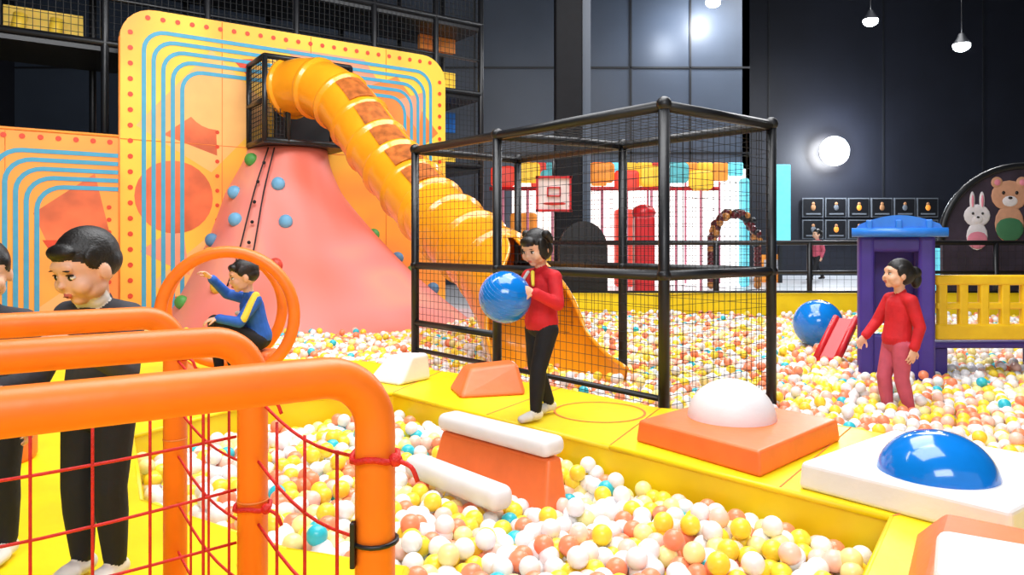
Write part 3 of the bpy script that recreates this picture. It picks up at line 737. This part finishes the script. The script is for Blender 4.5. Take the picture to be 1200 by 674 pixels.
def person(name,loc,yaw,scale,J,top,pants,shoe,hair='short',head_rot=(0,0,0),vox=.005,hands=None,extra=None,sock=None,hs=1.0):
    root=empty(name,loc); root.rotation_euler=(0,0,math.radians(yaw)); root.scale=(scale,)*3
    F=Fig(); g=lambda k:V(J[k])
    pel,ch,hd=g('pelvis'),g('chest'),g('head'); X=V((1,0,0))
    up=(ch-pel).normalized()
    F.ell(pel,(.104,.086,.085),pants)
    F.cap(pel+up*.045,pel.lerp(ch,.5),.086,.080,top,(X,1.2)); F.cap(pel.lerp(ch,.5),ch,.080,.082,top,(X,1.22))
    F.cap(pel+up*.012,pel+up*.03,.091,.089,top,(X,1.2))
    nb=ch+up*.075
    ls,rsn=g('shL'),g('shR'); F.cap(ls,rsn,.045,.045,top); F.cap(ls,nb-up*.01,.044,.038,top); F.cap(rsn,nb-up*.01,.044,.038,top)
    F.cap(nb-up*.01,nb+up*.012,.043,.039,top)
    Hr=Euler([math.radians(a) for a in head_rot]).to_matrix()
    H=lambda x,y,z:hd+Hr@(V((x,y,z))*hs)
    F.cap(nb-up*.02,H(0,.015,-.05),.034,.034,'skin')
    E=lambda c,r,mt,ro=None:F.ell(H(*c),tuple(q*hs for q in r),mt,Hr if ro is None else Hr@ro)
    E((0,.01,.010),(.072,.085,.080),'skin'); E((0,-.018,-.028),(.064,.062,.064),'skin'); E((0,-.046,-.078),(.025,.022,.018),'skin')
    for sx in (-1,1):
        E((sx*.036,-.048,-.036),(.029,.027,.027),'skin'); E((sx*.074,.004,-.018),(.009,.017,.024),'skin'); E((sx*.037,-.02,-.058),(.027,.035,.025),'skin')
    E((0,-.081,-.026),(.0105,.011,.009),'skin'); E((0,-.074,-.010),(.006,.008,.020),'skin'); E((0,-.064,.02),(.045,.014,.022),'skin')
    E((0,-.0745,-.0545),(.016,.008,.0045),'lips'); E((0,-.0735,-.061),(.012,.008,.005),'lips')
    E((0,.019,.027),(.0765,.087,.081),'hair_black')
    if hair=='short':
        E((0,.036,.0),(.0745,.067,.056),'hair_black'); E((0,-.050,.060),(.050,.027,.024),'hair_black')
        for sx in (-1,1): E((sx*.067,-.002,.028),(.010,.034,.032),'hair_black')
    if hair=='pigtails':
        E((0,.035,-.015),(.080,.074,.078),'hair_black'); E((0,-.056,.052),(.052,.028,.030),'hair_black')
        for sx in (-1,1): E((sx*.078,.03,.070),(.024,.026,.026),'hair_black'); E((sx*.092,.038,.045),(.018,.019,.034),'hair_black'); E((sx*.071,-.012,-.005),(.014,.036,.062),'hair_black')
    if hair=='ponytail':
        E((0,.045,-.0),(.078,.073,.072),'hair_black'); E((0,.118,.02),(.04,.045,.042),'hair_black'); E((0,.135,-.03),(.032,.034,.055),'hair_black')
        for sx in (-1,1): E((sx*.07,.003,.02),(.011,.040,.040),'hair_black')
    for S,sx in (('L',1),('R',-1)):
        sh,el,wr=g('sh'+S),g('el'+S),g('wr'+S)
        F.cap(sh,el,.044,.037,top); F.cap(el,el.lerp(wr,.9),.037,.030,top); F.cap(el.lerp(wr,.82),el.lerp(wr,.9),.032,.032,top); F.cap(el.lerp(wr,.8),wr,.021,.019,'skin')
        hh=(hands or {}).get(S)
        if hh: F.hand(wr,hh[0],hh[1],hh[2],hh[3])
        else:
            d=(wr-el).normalized(); F.hand(wr,d,V((-sx,0,0)),sx,.3)
        hp,kn,an=g('hip'+S),g('kn'+S),g('an'+S)
        F.cap(hp,kn,.064,.047,pants); F.cap(kn,kn.lerp(an,.35),.047,.046,pants); F.cap(kn.lerp(an,.35),kn.lerp(an,.93),.046,.034,pants)
        F.cap(kn.lerp(an,.85),an,.026,.026,sock or 'skin')
        td=V(J.get('toe'+S,(0,-1,0))).normalized(); side=td.cross(V((0,0,1))).normalized()
        F.cap(an-td*.018-V((0,0,.022)),an+td*.055-V((0,0,.026)),.03,.027,shoe); F.cap(an+td*.05-V((0,0,.028)),an+td*.1-V((0,0,.034)),.027,.021,shoe,(side,1.35))
    if extra: extra(F,H)
    F.build('body',root,vox)
    mb=MB()
    e2=lambda c,r,mt,ro=None:mb.ell(H(*c),tuple(q*hs for q in r),mt,Hr if ro is None else Hr@ro,seg=14,rings=9)
    for sx in (-1,1):
        e2((sx*.029,-.0635,-.006),(.0145,.009,.0072),'eye_white'); e2((sx*.029,-.0680,-.007),(.0074,.0058,.0074),'eye_dark')
        e2((sx*.029,-.0670,.0018),(.0155,.0075,.0020),'eye_dark',Matrix.Rotation(sx*.12,3,'Y')); e2((sx*.030,-.0725,.016),(.0145,.005,.0020),'hair_black',Matrix.Rotation(sx*.12,3,'Y'))
    e2((0,-.0815,-.0575),(.012,.0025,.0010),'eye_dark')
    mb.build('face_features',root)
    return root
base=dict(pelvis=(0,0,.54),chest=(0,0,.77),head=(0,-.025,.985),shL=(.112,0,.81),shR=(-.112,0,.81),
 elL=(.155,.02,.64),elR=(-.155,.02,.64),wrL=(.16,-.04,.50),wrR=(-.16,-.04,.50),
 hipL=(.055,0,.51),hipR=(-.055,0,.51),knL=(.06,-.02,.29),knR=(-.06,-.02,.29),anL=(.06,0,.06),anR=(-.06,0,.06))
J=dict(base); J.update(head=(0,-.045,.98),elL=(.175,-.03,.665),wrL=(.135,-.175,.735),elR=(-.175,-.04,.655),wrR=(-.135,-.19,.655),knL=(.06,-.075,.29),anL=(.055,-.09,.06),knR=(-.055,.0,.29),anR=(-.045,.10,.065),toeR=(.0,-1,-.05))
gx,gy=.17,4.28
def gex(F,H):
    F.cap((.02,-.083,.84),(.05,-.105,.77),.012,.010,'cloth_yellow'); F.cap((-.02,-.083,.84),(-.05,-.105,.78),.010,.009,'cloth_white')
person('girl_in_red_sweater',(gx,gy,PZ),-52,1.0,J,'cloth_red','cloth_black','cloth_white','pigtails',(20,0,8),.0045,
  hands={'L':((-.25,-.9,.25),(-.95,-.1,-.3),1,.28),'R':((.3,-.92,-.1),(.95,-.05,.3),-1,.28)},extra=gex,sock='sock_yellow')
a=math.radians(-52); f=V((math.sin(a),-math.cos(a),0))
bigball('blue_play_ball',(gx+f.x*.264,gy+f.y*.264,PZ+.705),.145)
J=dict(base); J.update(head=(0,-.055,.965),elL=(.17,-.08,.66),wrL=(.12,-.22,.76),elR=(-.17,-.06,.62),wrR=(-.13,-.22,.62))
def bex2(F,H): F.cap((-.03,-.03,.865),(.03,-.03,.865),.03,.03,'cloth_white')
person('boy_at_rail',(-1.235,2.22,PZ),-14,.97,J,'cloth_charcoal','cloth_black','cloth_white','short',(22,0,-12),.0045,
  hands={'L':((-.1,-.8,.35),(0,-.4,-.9),1,.5),'R':((.1,-.9,.1),(0,-.2,-.9),-1,.5)},hs=1.08,extra=bex2)
person('boy_at_rail.001',(-1.66,2.35,PZ),10,.93,dict(base),'cloth_charcoal','cloth_black','cloth_white','short',(10,0,20),.006)
J=dict(pelvis=(0,.05,.30),chest=(0,-.0,.52),head=(0,-.06,.735),shL=(.115,0,.565),shR=(-.115,0,.565),elL=(.18,-.12,.43),elR=(-.17,-.13,.60),wrL=(.13,-.25,.46),wrR=(-.10,-.25,.72),
 hipL=(.06,.03,.28),hipR=(-.06,.03,.28),knL=(.08,-.22,.40),knR=(-.08,-.23,.42),anL=(.07,-.13,.12),anR=(-.07,-.2,.10))
def bex(F,H):
    F.cap((.12,.0,.60),(.19,-.10,.45),.028,.026,'cloth_yellow'); F.cap((-.07,-.078,.47),(.09,-.078,.47),.022,.022,'cloth_white',(V((0,0,1)),.8))
person('boy_in_blue_jacket',(-1.90,5.42,PZ),-58,1.05,J,'cloth_blue','cloth_black','eye_dark','short',(12,0,-5),.0055,
  hands={'L':((-.2,-.9,-.2),(-.2,-.2,-.95),1,.45),'R':((.1,-.7,.6),(.2,-.6,-.6),-1,.6)},extra=bex,hs=1.1)
J=dict(base); J.update(head=(0,.0,.985),chest=(0,.02,.77),shL=(.11,.025,.81),shR=(-.11,.02,.81),elL=(.15,.06,.64),wrL=(.15,.02,.50),elR=(-.15,-.05,.65),wrR=(-.13,-.15,.55),knL=(.05,.0,.29),anL=(.05,.06,.07),knR=(-.05,-.06,.29),anR=(-.05,-.03,.06))
person('girl_in_red_jacket',(2.79,5.38,.17),-84,1.08,J,'cloth_red','cloth_pink','cloth_white','ponytail',(-6,0,-4),.0055)
J=dict(base); J.update(knL=(.06,-.12,.31),anL=(.06,-.22,.08),knR=(-.06,.04,.29),anR=(-.06,.2,.09))
person('walking_visitor',(9.05,22.0,.35),-70,1.42,J,'cloth_pink','cloth_black','eye_dark','ponytail',(0,0,0),.012)

# ------------------------------------------------------------------ camera
cam=bpy.data.cameras.new('camera'); co=bpy.data.objects.new('camera',cam); scene.collection.objects.link(co)
co.location=(0,0,1.45); co.rotation_euler=(math.pi/2,0,0); cam.sensor_width=36; cam.lens=870/1200*36; cam.shift_y=-51/1200
cam.clip_start=.05
scene.camera=co
scene.view_settings.view_transform='Standard'
